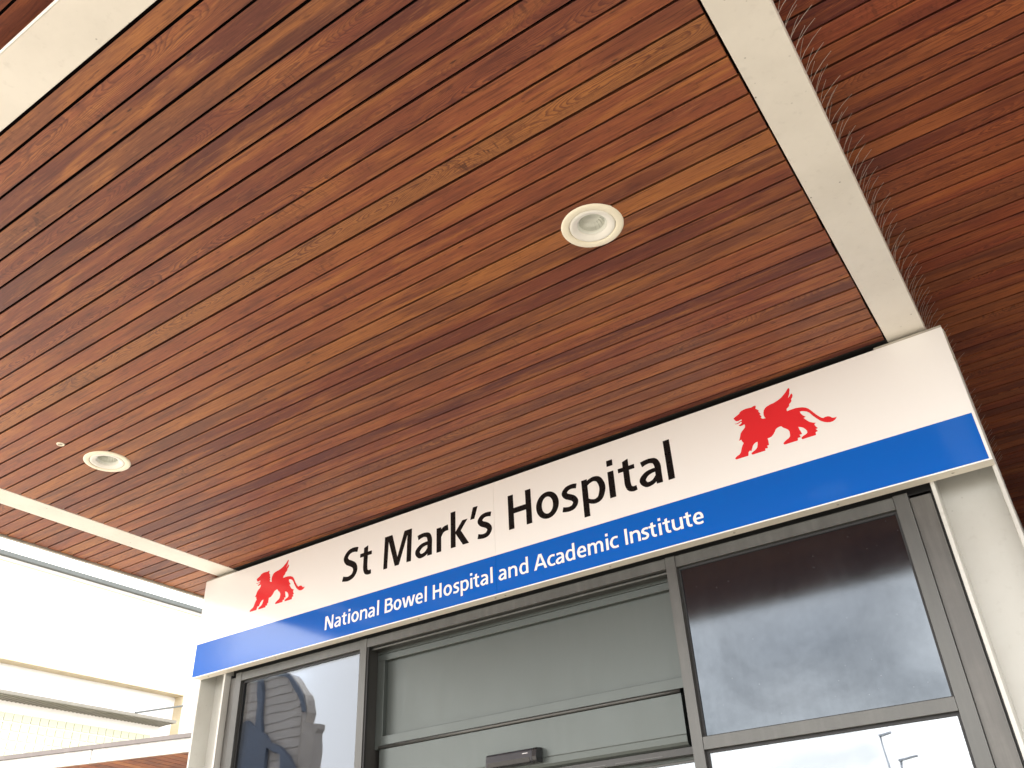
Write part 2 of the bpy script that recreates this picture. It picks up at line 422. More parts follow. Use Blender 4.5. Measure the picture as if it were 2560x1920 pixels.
MB().prism([(-0.318, ZS - 0.012), (-0.345, ZS - 0.012), (-0.345, ZS + 0.10), (-0.318, ZS + 0.10)], 'y', -2.939, 0.6).build('edge_trim', 'trim', can, bevel=0.002)
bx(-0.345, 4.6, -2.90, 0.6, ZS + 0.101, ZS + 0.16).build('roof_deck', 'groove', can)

# ------------------------------------------------------------------ upper canopy beyond the right-hand beam
up = empty('upper_canopy', (4.5, 0.5, ZU), 'higher dark timber soffit beyond the beam with the bird spikes', 'canopy')
ub = board_mesh('plank', 8.2, P - GAP, 'wood_upper')
GU = -1.653
i = -21
while GU + (i + 1) * P < 4.4:
    yc = GU + (i + 0.5) * P
    o = bpy.data.objects.new('plank', ub); COL.objects.link(o)
    place(o, (4.7 + random.uniform(-.02, .02), yc + random.uniform(-.0012, .0012), ZU + random.uniform(-.001, .001)), up)
    o.rotation_euler = (random.uniform(-.006, .006), 0, random.uniform(-.0005, .0005)); i += 1
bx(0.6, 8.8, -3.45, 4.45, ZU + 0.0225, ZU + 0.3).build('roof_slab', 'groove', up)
bx(0.58, 8.8, -3.50, -3.465, ZU - 0.03, ZU + 0.32).build('fascia', 'cream', up)

# ------------------------------------------------------------------ bird spikes along the beam
bs = empty('bird_spike_strip', (4.745, -0.5, ZS + 0.076), 'row of thin steel bird spikes along the right beam', 'bird spikes')
bx(4.744, 4.7625, -3.05, 2.5, ZS + 0.0765, ZS + 0.082).build('base_strip', 'spike', bs)
def spike_mesh(dx, dy, dz):
    pts = [(dx * (0.62 * t_ + 0.38 * t_ * t_), dy * t_, dz * (t_ * 1.12 - 0.12 * t_ * t_)) for t_ in (0, .35, .7, 1.0)]
    return MB().tube(pts, [0.0010, 0.0010, 0.0009, 0.0007], 3).mesh('spike', 'spike')
SPK = [spike_mesh(0.086, 0.004, 0.108), spike_mesh(0.046, -0.006, 0.112), spike_mesh(0.078, 0.010, 0.110), spike_mesh(0.054, 0.004, 0.114)]
y = -2.95; n = 0
while y < 2.1:
    for q in (0, 1):
        o = bpy.data.objects.new('spike', SPK[(n % 2) * 2 + q if q == 0 else 1 + 2 * (n % 2)]); COL.objects.link(o)
        place(o, (4.757 - 0.006 * q, y + 0.016 * q + random.uniform(-.004, .004), ZS + 0.081), bs)
        o.rotation_euler = (random.uniform(-.07, .07), random.uniform(-.10, .10), random.uniform(-.10, .10))
        if random.random() < 0.05: o.rotation_euler = (random.uniform(-.5, .5), random.uniform(-.3, .3), random.uniform(-.6, .6))
        n += q
    y += 0.0515

# ------------------------------------------------------------------ recessed lights and the small detector
def cut_hole(x, y, r):
    """open a round hole through the boards, backing and deck of the lower canopy"""
    mb = MB().prism([(x + r * math.cos(k * math.pi / 24), y + r * math.sin(k * math.pi / 24)) for k in range(48)], 'z', ZS - 0.05, ZS + 0.097)
    cut = mb.build('cutter', 'groove'); bpy.context.view_layer.update()
    for o in [c for c in can.children if c.name.startswith(('plank', 'backing'))]:
        bb = [o.matrix_world @ Vector(q) for q in o.bound_box]
        if min(q.x for q in bb) < x + r and max(q.x for q in bb) > x - r and min(q.y for q in bb) < y + r and max(q.y for q in bb) > y - r:
            m = o.modifiers.new('hole', 'BOOLEAN'); m.operation = 'DIFFERENCE'; m.object = cut; m.solver = 'EXACT'
            dg = bpy.context.evaluated_depsgraph_get()
            me = bpy.data.meshes.new_from_object(o.evaluated_get(dg)); o.modifiers.clear(); o.data = me
    bpy.data.objects.remove(cut)
def downlight(x, y, label):
    cut_hole(x, y, 0.098)
    e = empty('downlight', (x, y, ZS), label, 'downlight', 'recessed downlights in the timber soffit')
    z = ZS
    ring = [(0.0865, z + 0.010), (0.0868, z - 0.003), (0.090, z - 0.0050), (0.108, z - 0.0048), (0.114, z - 0.003), (0.1165, z + 0.001)]
    MB().lathe(ring, x, y, 56).build('trim_ring', 'lightring', e, smooth=True)
    dish = [(0.0855, z + 0.010), (0.0845, z - 0.001), (0.080, z - 0.0035), (0.072, z - 0.003), (0.066, z + 0.001), (0.059, z + 0.003), (0.0555, z + 0.006), (0.054, z + 0.012), (0.0535, z + 0.030)]
    d = MB().lathe(dish, x, y, 56).build('dish', 'lightdish', e, smooth=True)
    MB().lathe([(0.0538, z + 0.010), (0.050, z + 0.0115), (0.0485, z + 0.015), (0.047, z + 0.019)], x, y, 48).build('glass_rim', 'lens', d, smooth=True)
    refl = [(0.0475, z + 0.018), (0.044, z + 0.034), (0.034, z + 0.046), (0.0005, z + 0.050)]
    rf = MB().lathe(refl, x, y, 48).build('reflector', 'reflector', e, smooth=True)
    for q in range(18):
        a_ = 2 * math.pi * q / 18
        MB().tube([(x + 0.0465 * math.cos(a_), y + 0.0465 * math.sin(a_), z + 0.0205), (x + 0.0432 * math.cos(a_), y + 0.0432 * math.sin(a_), z + 0.034), (x + 0.030 * math.cos(a_), y + 0.030 * math.sin(a_), z + 0.0475)], 0.0012, 4).build('reflector_rib', 'reflector', rf)
    return e
downlight(3.899, -1.445, 'round recessed downlight in the soffit above the hospital name')
downlight(0.965, -1.435, 'round recessed downlight beside the tiny ceiling detector')
e = empty('ceiling_detector', (0.952, -1.688, ZS), 'tiny round cream detector set flush in the timber soffit', 'detector')
MB().lathe([(0.0105, ZS - 0.001), (0.012, ZS - 0.004), (0.018, ZS - 0.0035), (0.0205, ZS + 0.001)], 0.952, -1.688, 32).build('bezel', 'lightring', e, smooth=True)
MB().lathe([(0.0002, ZS - 0.0035), (0.006, ZS - 0.003), (0.011, ZS - 0.0005)], 0.952, -1.688, 24).build('lens', 'trim', e, smooth=True)

# ------------------------------------------------------------------ the sign
sg = empty('hospital_sign', (SL / 2, 0.03, SB), 'long white and blue hospital name sign above the doors', 'sign')
T = 0.004
bx(0, SEAM - 0.0006, 0.0, T, SM, ST).build('white_panel', 'signwhite', sg)
bx(SEAM + 0.0006, SL, 0.0, T, SM, ST).build('white_panel', 'signwhite', sg)
bx(0, SEAM - 0.0006, -0.0006, T, SB + 0.006, SM - 0.0002).build('blue_band', 'blue', sg)
bx(SEAM + 0.0006, SL - 0.011, -0.0006, T, SB + 0.006, SM - 0.0002).build('blue_band', 'blue', sg)
bx(SL - 0.0108, SL, 0.0, T, SB + 0.006, SM - 0.0003).build('white_margin', 'signwhite', sg)
bx(0.0, SL, 0.0, T, SB, SB + 0.0057).build('white_edge', 'letterwhite', sg)
bx(SEAM - 0.003, SEAM + 0.003, T + 0.0002, T + 0.002, SB + 0.006, ST - 0.001).build('seam_strip', 'seam', sg)
bx(0.001, SL - 0.001, T + 0.0003, 0.066, SB + 0.0006, SB + 0.0036).build('bottom_lip', 'lip', sg)
bx(0.0008, SL - 0.0008, T + 0.0022, 0.060, ST - 0.004, ST - 0.0006).build('top_return', 'lip', sg)
bx(0.0006, 0.0036, T + 0.0003, 0.066, SB + 0.004, ST - 0.0045).build('end_cap', 'lip', sg)
bx(SL - 0.0036, SL - 0.0004, T + 0.0003, 0.066, SB + 0.004, ST - 0.0045).build('end_cap', 'lip', sg)
bx(SL - 0.0003, SL + 0.006, 0.030, 0.066, 3.565, 3.705).build('end_clip', 'trim', sg)
bx(0.004, SL - 0.004, 0.056, 0.060, SB + 0.004, ST - 0.005).build('back_tray', 'rubber', sg)
bx(4.535, SL, 0.004, 0.060, ST + 0.0006, ST + 0.013).build('top_bracket', 'trim', sg)
bx(0.0, 0.285, 0.004, 0.060, ST + 0.0006, ST + 0.010).build('top_bracket', 'trim', sg)
for sx_ in (0.121, 0.74, 1.356, 1.87, 2.392, 2.455, 3.08, 3.726, 4.2, 4.67):
    MB().lathe([(0.0003, SB - 0.0022), (0.004, SB - 0.002), (0.0062, SB + 0.0004)], sx_, 0.034, 12).build('screw', 'trim', sg, smooth=True)

# lettering: a humanist sans drawn from strokes, cap height 700 units
def spline(pts, n=9):
    q = [Vector(p) for p in pts]; out = []
    for i in range(len(q) - 1):
        p0, p1, p2, p3 = q[max(i - 1, 0)], q[i], q[i + 1], q[min(i + 2, len(q) - 1)]
        if i == 0: p0 = 2 * p1 - p2
        if i + 2 >= len(q): p3 = 2 * p2 - p1
        for k in range(n):
            t_ = k / n
            out.append(0.5 * ((2 * p1) + (p2 - p0) * t_ + (2 * p0 - 5 * p1 + 4 * p2 - p3) * t_ * t_ + (3 * p1 - p0 - 3 * p2 + p3) * t_ ** 3))
    out.append(q[-1]); return out
def R(*pts): return ('R', spline(pts))          # ribbon: (x, y, width) along a smooth spine
def RL(*pts): return ('R', [Vector(p) for p in pts])
def PG(*pts): return ('P', list(pts))           # filled polygon
def RECT(x0, y0, x1, y1): return PG((x0, y0), (x1, y0), (x1, y1), (x0, y1))
def RING(cx, cy, rx, ry, ix, iy): return ('O', (cx, cy, rx, ry, ix, iy))
def flip(strokes, w_, h_):
    o = []
    for k, d in strokes:
        if k == 'R': o.append((k, [Vector((w_ - a[0], h_ - a[1], a[2])) for a in d]))
        else: o.append((k, [(w_ - a[0], h_ - a[1]) for a in d]))
    return o
S_ = 120
def bowl_p(): return R((84, 400, 70), (160, 452, 84), (262, 474, 92), (362, 424, 112), (416, 262, 126), (362, 92, 112), (262, 38, 92), (160, 58, 84), (84, 108, 70))
G = {
 'S': [R((404, 634, 108), (330, 652, 106), (240, 656, 104), (140, 622, 114), (66, 520, 122), (118, 424, 126), (222, 366, 128), (322, 296, 126), (358, 190, 122), (300, 86, 112), (190, 44, 104), (100, 48, 104), (8, 72, 108))],
 't': [PG((101, 617), (218, 650), (218, 470), (101, 470)), RECT(0, 424, 328, 508), R((160, 500, 118), (160, 300, 118), (162, 170, 118), (190, 78, 108), (256, 44, 96), (328, 50, 92))],
 'M': [PG((0, 0), (17, 700), (222, 700), (374, 185), (546, 700), (747, 700), (735, 0), (616, 0), (628, 590), (420, 0), (308, 0), (126, 572), (107, 0))],
 'a': [R((68, 442, 106), (150, 462, 96), (240, 466, 92), (330, 432, 108), (371, 335, 118), (371, 200, 118), (371, 0, 118)),
       R((342, 268, 78), (250, 266, 82), (140, 232, 100), (59, 142, 120), (110, 52, 100), (186, 38, 88), (272, 68, 84), (338, 140, 74))],
 'r': [RECT(0, 0, 118, 513), R((84, 300, 62), (126, 398, 96), (196, 452, 116), (292, 464, 122))],
 'k': [PG((0, 0), (0, 757), (120, 757), (120, 316), (288, 513), (420, 513), (249, 308), (444, 0), (296, 0), (120, 272), (120, 0))],
 '’': [PG((0, 462), (70, 710), (188, 710), (101, 462))],
 's': [R((328, 450, 96), (264, 464, 94), (188, 466, 92), (112, 440, 104), (62, 372, 112), (106, 306, 114), (178, 268, 116), (250, 220, 114), (286, 146, 112), (234, 64, 102), (150, 42, 94), (80, 48, 94), (6, 66, 98))],
 'H': [RECT(0, 0, 124, 700), RECT(400, 0, 524, 700), RECT(110, 305, 410, 418)],
 'o': [RING(248, 256, 248, 268, 122, 168)],
 'p': [RECT(0, -212, S_, 513), bowl_p()],
 'i': [RECT(0, 0, 122, 513), RECT(0, 620, 122, 738)],
 'l': [RECT(0, 0, 122, 756)],
 'N': [PG((0, 0), (0, 700), (160, 700), (450, 196), (450, 700), (567, 700), (567, 0), (410, 0), (117, 508), (117, 0))],
 'n': [RECT(0, 0, S_, 513), R((92, 372, 66), (168, 440, 90), (268, 466, 98), (372, 430, 112), (420, 320, 120), (420, 180, 120), (420, 0, 120))],
 'B': [RECT(0, 0, 122, 700), R((60, 651, 98), (200, 651, 98), (300, 648, 100), (382, 612, 112), (408, 528, 122), (372, 432, 110), (290, 390, 92), (180, 382, 90), (60, 382, 90)),
       R((60, 380, 90), (220, 380, 90), (340, 372, 92), (432, 312, 112), (462, 205, 124), (418, 98, 112), (312, 54, 100), (200, 49, 98), (60, 49, 98))],
 'w': [PG((0, 513), (132, 513), (228, 150), (336, 513), (472, 513), (582, 150), (682, 513), (808, 513), (656, 0), (512, 0), (404, 362), (294, 0), (152, 0))],
 'e': [RECT(62, 214, 440, 296), R((388, 236, 112), (386, 330, 112), (336, 436, 104), (240, 470, 92), (128, 430, 108), (62, 300, 122), (66, 190, 122), (124, 82, 108), (226, 40, 92), (320, 42, 92), (410, 66, 96))],
 'd': None, 'u': None,
 'A': [PG((0, 0), (132, 0), (342, 590), (342, 700), (262, 700)), PG((548, 0), (680, 0), (418, 700), (340, 700), (340, 590)), RECT(128, 158, 552, 262)],
 'c': [R((384, 450, 96), (300, 468, 92), (220, 466, 92), (128, 420, 110), (62, 300, 124), (64, 196, 124), (130, 82, 108), (226, 42, 92), (306, 44, 92), (386, 62, 96))],
 'm': [RECT(0, 0, 118, 513), R((90, 372, 64), (160, 440, 88), (240, 466, 96), (330, 430, 110), (373, 330, 116), (373, 180, 116), (373, 0, 116)),
       R((404, 360, 64), (470, 440, 88), (552, 466, 96), (642, 430, 110), (688, 330, 118), (688, 180, 118), (688, 0, 118))],
 'I': [RECT(0, 0, 122, 700)],
}
G['d'] = flip([bowl_p()], 490, 513) + [RECT(370, 0, 490, 756)]
G['u'] = flip(G['n'], 470, 513)
def lettering(name, items, base, unit, mat, y0, label=None):
    mb = MB(); lay = 0
    for ch, x0 in items:
        for kind, d in G[ch]:
            lay = (lay + 1) % 5; yv = y0 - 0.00012 * lay
            P3 = lambda a: (x0 + a[0] * unit, yv, base + a[1] * unit)
            b = len(mb.v)
            if kind == 'P':
                mb.v += [P3(a) for a in d]; mb.f.append(tuple(range(b, b + len(d))))
            elif kind == 'O':
                cx, cy, rx, ry, ix, iy = d; N_ = 56
                for k in range(N_):
                    a = 2 * math.pi * k / N_; c_, s_ = math.cos(a), math.sin(a)
                    mb.v += [P3((cx + rx * c_, cy + ry * s_)), P3((cx + ix * c_, cy + iy * s_))]
                mb.f += [(b + 2 * k, b + 2 * ((k + 1) % N_), b + 2 * ((k + 1) % N_) + 1, b + 2 * k + 1) for k in range(N_)]
            else:
                n_ = len(d)
                for i_ in range(n_):
                    t_ = (d[min(i_ + 1, n_ - 1)] - d[max(i_ - 1, 0)]); t_ = Vector((t_[0], t_[1])).normalized()
                    nx, ny, h = -t_[1], t_[0], d[i_][2] / 2
                    mb.v += [P3((d[i_][0] + nx * h, d[i_][1] + ny * h)), P3((d[i_][0] - nx * h, d[i_][1] - ny * h))]
                mb.f += [(b + 2 * k, b + 2 * k + 1, b + 2 * k + 3, b + 2 * k + 2) for k in range(n_ - 1)]
    o = mb.build(name, mat, sg)
    if label: o['label'] = label
    return o
lettering('name_lettering', [('S', 1.2985), ('t', 1.4355), ('M', 1.6250), ('a', 1.8660), ('r', 2.0225), ('k', 2.1240), ('’', 2.2620), ('s', 2.3105)],
          3.3995, 0.2005 / 700, 'black', -0.0003, 'black words St Mark’s')
lettering('name_lettering', [('H', 2.5195), ('o', 2.6985), ('s', 2.8590), ('p', 2.9840), ('i', 3.1405), ('t', 3.2005), ('a', 3.3125), ('l', 3.4655)],
          3.3995, 0.2005 / 700, 'black', -0.0003, 'black word Hospital')
SUBT = [('National', (1.181, 1.258, 1.315, 1.367, 1.393, 1.460, 1.523, 1.591)), ('Bowel', (1.649, 1.715, 1.777, 1.875, 1.941)),
        ('Hospital', (1.998, 2.073, 2.140, 2.1895, 2.255, 2.275, 2.322, 2.388)), ('and', (2.440, 2.5035, 2.571)),
        ('Academic', (2.663, 2.746, 2.795, 2.853, 2.923, 2.985, 3.0885, 3.111)), ('Institute', (3.195, 3.2225, 3.284, 3.325, 3.3775, 3.400, 3.4485, 3.5095, 3.556))]
for word, xs in SUBT:
    lettering('subtitle_lettering', list(zip(word, xs)), 3.1345, 0.0815 / 700, 'letterwhite', -0.0009, 'white word ' + word)

LION = "31,209 41,215 54,220 64,225 67,231 74,235 88,238 102,239 118,237 127,236 137,239 148,239 149,234 145,222 153,214 159,206 155,203 163,188 158,185 165,172 160,168 164,161 170,158 182,156 178,164 176,178 178,190 182,200 189,208 196,213 207,216 220,219 234,220 251,225 265,230 275,235 287,244 302,256 311,267 317,271 321,268 321,259 317,250 315,239 304,220 315,229 322,237 327,236 328,227 325,218 317,209 317,200 312,194 303,188 301,179 296,174 286,168 285,156 304,157 326,157 343,154 357,150 371,143 381,134 390,121 401,103 414,84 425,70 434,64 443,67 455,66 464,61 471,52 478,50 486,49 492,50 487,44 480,38 469,34 457,34 446,37 433,44 419,55 408,69 393,91 381,112 371,122 360,128 350,132 341,132 343,121 350,109 361,98 355,96 350,95 359,82 370,68 383,59 399,52 393,51 389,47 392,36 400,24 389,23 397,10 385,8 384,-6 321,-6 318,-1 321,5 332,10 344,14 350,19 350,28 345,39 337,49 328,55 317,60 319,48 323,33 326,19 314,20 316,7 303,7 301,-5 238,-5 234,1 237,6 249,14 263,20 271,27 273,38 274,52 270,62 260,72 251,79 245,88 243,90 233,91 222,88 215,83 209,74 200,63 190,55 179,52 169,52 170,44 169,27 169,17 160,17 161,4 148,5 147,-5 84,-5 80,0 82,5 92,10 105,16 113,24 118,38 120,51 113,51 104,47 95,39 89,27 83,15 75,19 68,13 64,-4 4,-4 0,1 2,6 12,12 24,16 32,24 39,41 47,57 55,67 50,74 47,87 34,86 39,92 45,105 50,120 59,130 71,139 77,145 79,155 76,161 66,158 55,158 49,164 50,166 58,167 65,172 68,177 62,179 52,175 42,174 35,177 31,181 39,178 49,179 57,183 69,185 69,190 64,191 53,188 43,190 38,195"
LP = [tuple(float(a) / 1000 for a in s.split(',')) for s in LION.split()]
for x0, lb in ((3.811, 'red winged lion emblem right of the hospital name'), (0.488, 'red winged lion emblem left of the hospital name')):
    mb = MB(); mb.v = [(x0 + a, -0.0005, 3.400 + b) for a, b in LP]; mb.f = [tuple(range(len(LP)))]
    mb.build('lion_emblem', 'red', sg)['label'] = lb

# ------------------------------------------------------------------ the two steel columns beside the doors
def column(x0, label):
    x1 = x0 + 0.256
    c = empty('steel_column', ((x0 + x1) / 2, 0.19, 0), label, 'column', 'cream steel columns beside the doors')
    top = 3.742
    bx(x0, x0 + 0.016, 0.0665, 0.322, 0, top).build('flange', 'cream_post', c, bevel=0.0015)
    bx(x1 - 0.016, x1, 0.0665, 0.322, 0, top).build('flange', 'cream_post', c, bevel=0.0015)
    bx(x0 + 0.0161, x1 - 0.0161, 0.188, 0.198, 0, top).build('web', 'cream_post', c)
    return c
column(-0.008, 'cream steel column at the left end of the sign')
column(4.572, 'cream steel column at the right end of the sign')

# ------------------------------------------------------------------ door screen
ds = empty('entrance_screen', (2.4, 0.13, 0), 'grey framed door screen with smoked panels under the sign', 'door screen')
FB = 0.178
FT = 3.055
def fr(name, x0, x1, z0, z1, y0=FY, y1=FB, mat='frame', bev=0.0015): return bx(x0, x1, y0, y1, z0, z1).build(name, mat, ds, bevel=bev)
fr('stile', 0.329, 0.381, 0, FT); fr('stile', 4.414, 4.473, 0, FT)
fr('mullion', 1.391, 1.442, 0, FT - 0.002); fr('mullion', 3.347, 3.398, 0, FT - 0.002)
fr('top_rail', 0.3815, 1.3895, 3.000, FT - 0.004, FY + 0.002); fr('top_rail', 3.3995, 4.4125, 2.996, FT - 0.004, FY + 0.002)
fr('top_rail', 1.4435, 3.3455, 3.000, FT - 0.004, FY + 0.002)
fr('transom', 3.3990, 4.4130, 2.186, 2.238, FY + 0.0015); fr('transom', 0.382, 1.390, 2.186, 2.238, FY + 0.0015)
# dark reveals between the screen and the columns
fr('side_panel', 0.262, 0.3285, 0, FT - 0.02, 0.105, 0.118, 'jamb'); fr('side_panel', 4.4735, 4.560, 0, FT - 0.02, 0.105, 0.118, 'jamb')
fr('side_panel', 0.250, 0.2615, 0, FT, 0.112, 0.200, 'rubber'); fr('side_panel', 4.5605, 4.570, 0, FT, 0.112, 0.200, 'rubber')
fr('head_closer', 0.25, 4.57, FT + 0.001, 3.73, 0.13, 0.16, 'rubber')
def pane(x0, x1, z0, z1, mat, name, gk=0.012, y=0.112):
    fr('gasket', x0, x0 + gk, z0, z1, y - 0.006, y + 0.02, 'rubber', 0); fr('gasket', x1 - gk, x1, z0, z1, y - 0.006, y + 0.02, 'rubber', 0)
    fr('gasket', x0 + gk, x1 - gk, z1 - gk, z1, y - 0.006, y + 0.02, 'rubber', 0); fr('gasket', x0 + gk, x1 - gk, z0, z0 + gk * .4, y - 0.006, y + 0.02, 'rubber', 0)
    return fr(name, x0 + gk, x1 - gk, z0 + gk * .4, z1 - gk, y, y + 0.012, mat, 0)
pane(3.3985, 4.4135, 2.2385, 2.9955, 'spandrel', 'smoked_panel', 0.011)['label'] = 'smoked panel right of the doors with a hazy film'
p_ = pane(0.3815, 1.3905, 2.2385, 2.9995, 'spandrel_clear', 'smoked_panel', 0.014); p_['label'] = 'smoked panel left of the doors mirroring a building'
fr('panel_backing', 0.40, 1.38, 2.25, 2.99, 0.126, 0.13, 'backing', 0)
pane(3.3985, 4.4135, 0.06, 2.1855, 'glass', 'glass_pane', 0.012); pane(0.3815, 1.3905, 0.06, 2.1855, 'glass', 'glass_pane', 0.012)
fr('sill', 0.382, 1.39, 0, 0.0595); fr('sill', 3.399, 4.413, 0, 0.0595)
# centre bay: stepped head, recessed satin panel
XA, XB = 1.4425, 3.3465
fr('reveal', XA, XA + 0.012, 0, 2.999, FY + 0.006, FY + 0.02, 'rubber', 0); fr('reveal', XA, XA + 0.004, 0, 2.999, FY + 0.02, 0.30, 'darkframe', 0)
fr('reveal', XB - 0.004, XB, 0, 2.999, FY + 0.02, 0.30, 'darkframe', 0)
fr('head_bead', XA + 0.004, XB - 0.004, 2.986, 2.9985, 0.118, 0.130, 'frame', 0.004)
fr('head_step', XA + 0.004, XB - 0.004, 2.990, 2.9995, 0.13, 0.19, 'darkframe', 0)
PY = 0.180
fr('panel_frame', XA + 0.0045, XB - 0.0045, 2.973, 3.010, PY, 0.22, 'panel'); fr('panel_frame', XA + 0.0045, XB - 0.0045, 2.934, 2.9705, PY + 0.001, 0.22, 'panel')
fr('panel_frame', XA + 0.0045, 1.500, 2.456, 2.9335, PY + 0.001, 0.22, 'panel')
fr('panel_frame', 1.5005, XB - 0.0045, 2.4735, 2.522, PY + 0.001, 0.22, 'panel')
fr('shadow_gap', 1.5, XB - 0.005, 2.9705, 2.973, PY + 0.008, 0.2, 'rubber', 0)
fr('centre_panel', 1.5005, XB - 0.0045, 2.5225, 2.9335, PY + 0.030, 0.23, 'panel', 0)

# ------------------------------------------------------------------ automatic sliding door
dr = empty('sliding_door', (2.4, 0.2, 0), 'automatic sliding door with grey green operator cover between the smoked panels', 'door')
HX0, HX1 = 1.482, 3.290
MB().tube([(HX0, 0.179, 2.4635), (HX1, 0.179, 2.4635)], 0.0085, 12).build('round_bar', 'frame', dr, smooth=True)
prof = [(0.182, 2.4535), (0.230, 2.4535), (0.330, 2.4535), (0.330, 2.240), (0.232, 2.228), (0.205, 2.229), (0.190, 2.236), (0.183, 2.248), (0.181, 2.275), (0.181, 2.2765), (0.1835, 2.278), (0.182, 2.280)]
MB().prism(prof, 'x', HX0, HX1).build('operator_cover', 'panel', dr, bevel=0.001)
bx(HX0 - 0.02, HX1 + 0.02, 0.206, 0.32, 2.198, 2.2275).build('track_housing', 'darkframe', dr)
for k in range(5):
    xs = 1.75 + 0.29 * k
    bx(xs, xs + 0.24, 0.2030, 0.2058, 2.204, 2.2075).build('slot', 'frame', dr)
bx(HX0 - 0.02, HX1 + 0.02, 0.262, 0.30, 2.1845, 2.1975).build('door_rail', 'panel', dr)
def leaf(x0, x1):
    lf = bx(x0, x1, 0.268, 0.296, 2.176, 2.184).build('door_leaf', 'frame', dr)
    bx(x0, x0 + 0.04, 0.268, 0.296, 0.06, 2.1755).build('stile', 'frame', lf); bx(x1 - 0.04, x1, 0.268, 0.296, 0.06, 2.1755).build('stile', 'frame', lf)
    bx(x0 + 0.0405, x1 - 0.0405, 0.268, 0.296, 0.012, 0.12).build('bottom_rail', 'frame', lf)
    bx(x0 + 0.0405, x1 - 0.0405, 0.278, 0.286, 0.1205, 2.1755).build('glass', 'glass', lf)
leaf(1.462, 2.394); leaf(2.398, 3.33)

# door sensor on the operator cover
se = empty('door_sensor', (2.38, 0.16, 2.255), 'charcoal motion sensor bar fixed above the sliding door', 'sensor')
prof = [(0.1805, 2.324), (0.136, 2.320), (0.128, 2.312), (0.122, 2.280), (0.126, 2.262), (0.138, 2.256), (0.1805, 2.256)]
MB().prism(prof, 'x', 2.236, 2.507).build('housing', 'plastic', se, bevel=0.003)
prof2 = [(0.1804, 2.3245), (0.1352, 2.3205), (0.1272, 2.3125), (0.1212, 2.280), (0.1252, 2.2615), (0.1376, 2.2552), (0.1804, 2.2552)]
MB().prism(prof2, 'x', 2.5075, 2.534).build('end_cap', 'plasticblack', se, bevel=0.003)
prof3 = [(0.1382, 2.2555), (0.1250, 2.2612), (0.1207, 2.280), (0.1200, 2.280), (0.1245, 2.2602), (0.1380, 2.2540)]
MB().prism(prof3, 'x', 2.250, 2.495).build('lens_window', 'plasticblack', se)
xm = 2.452
for wdt in (0.0045, 0.0035, 0.005, 0.0035, 0.004, 0.0045, 0.003, 0.0045):
    MB().prism([(0.1268, 2.3012), (0.1262, 2.2962), (0.1252, 2.2964), (0.1258, 2.3014)], 'x', xm, xm + wdt * .82).build('print_mark', 'mark', se)
    xm += wdt

# ------------------------------------------------------------------ hospital building behind the screen plus shade walls to the right
hb = empty('hospital_building', (3.5, 4.6, 0), 'dim hospital building behind the door screen and the passage', 'building')
def wall(name, a, mat='innerwall'): return bx(*a).build(name, mat, hb)
wall('wall', (4.62, 4.79, 0.33, 4.45, 0, 3.74)); wall('wall', (-0.2, -0.02, 0.33, 4.45, 0, 3.74))
wall('back_wall', (-0.2, 8.8, 4.46, 4.7, 0, ZU + 0.3)); wall('shade_wall', (8.6, 8.8, -0.6, 4.45, 0, ZU - 0.01))  # unseen back and side walls, added to darken the far upper soffit
wall('lobby_ceiling', (-0.019, 4.619, 0.34, 4.45, 3.15, 3.25)); wall('lobby_floor', (-0.019, 4.619, 0.34, 4.45, 0.0045, 0.012), 'concrete')
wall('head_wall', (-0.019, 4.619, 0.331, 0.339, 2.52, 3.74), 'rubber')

# ------------------------------------------------------------------ white building on the left
XW, XR = -14.3, -14.62
wb = empty('white_building', (-16, 6, 0), 'sunlit white rendered building with glass blocks left of the sign', 'building')
def wpart(name, a, mat='render', bev=0): return bx(*a).build(name, mat, wb, bevel=bev)
wpart('upper_wall', (-22, XW, -6, 24, 7.056, 9.06)); wpart('side_pier', (-22, XW, 10.41, 24, 0, 7.0555))
wpart('recessed_wall', (-22, XR, -6, 10.4095, 0, 7.0555))
wpart('brown_line', (-21.9, XW + 0.02, -6, 23.9, 9.061, 9.085), 'ledge'); wpart('parapet', (-21.9, XW - 0.01, -6, 23.9, 9.0855, 9.165))  # thin projecting tan strip under the parapet
wpart('gutter', (-21.9, XW + 0.10, -6, 24, 9.166, 9.262), 'gutter'); wpart('coping', (-21.8, XW - 0.3, -6, 24, 9.263, 9.30))
y = 3.0; k = 0
while y < 10.2:
    y2 = min(y + 0.60, 10.405)
    wpart('ledge_slab', (XR + 0.004, XW - 0.001, y, y2 - 0.012, 7.035, 7.0550), 'ledge'); y += 0.60
bx(XR + .004, XW - 0.002, 10.385, 10.4090, 5.6, 7.034).build('return_slab', 'ledge', wb)
wpart('sunshade', (XR + 0.001, -14.02, 2.0, 10.10, 6.300, 6.36), 'shade', 0.004)
for k in range(58):
    y = 4.6 + k * 0.095
    bx(XR + 0.03, -14.05, y, y + 0.03, 6.284, 6.2995).build('sunshade_rib', 'shade', wb)
bx(-14.035, -14.018, 2.0, 10.10, 6.29, 6.2995).build('sunshade_edge', 'shade', wb)
MB().tube([(-14.03, 8.95, 6.37), (-14.31, 10.43, 6.80)], 0.022, 8).build('stay_rod', 'gutter', wb)
blk = bx(-0.02, 0.02, -0.085, 0.085, -0.078, 0.078).mesh('glass_block', 'block')
for r_ in range(6):
    for c_ in range(32):
        yb = 4.75 + c_ * 0.2; zb = 5.99 - r_ * 0.185
        if yb > 9.8: continue
        o = bpy.data.objects.new('glass_block', blk); COL.objects.link(o); place(o, (XR + 0.01, yb, zb), wb)

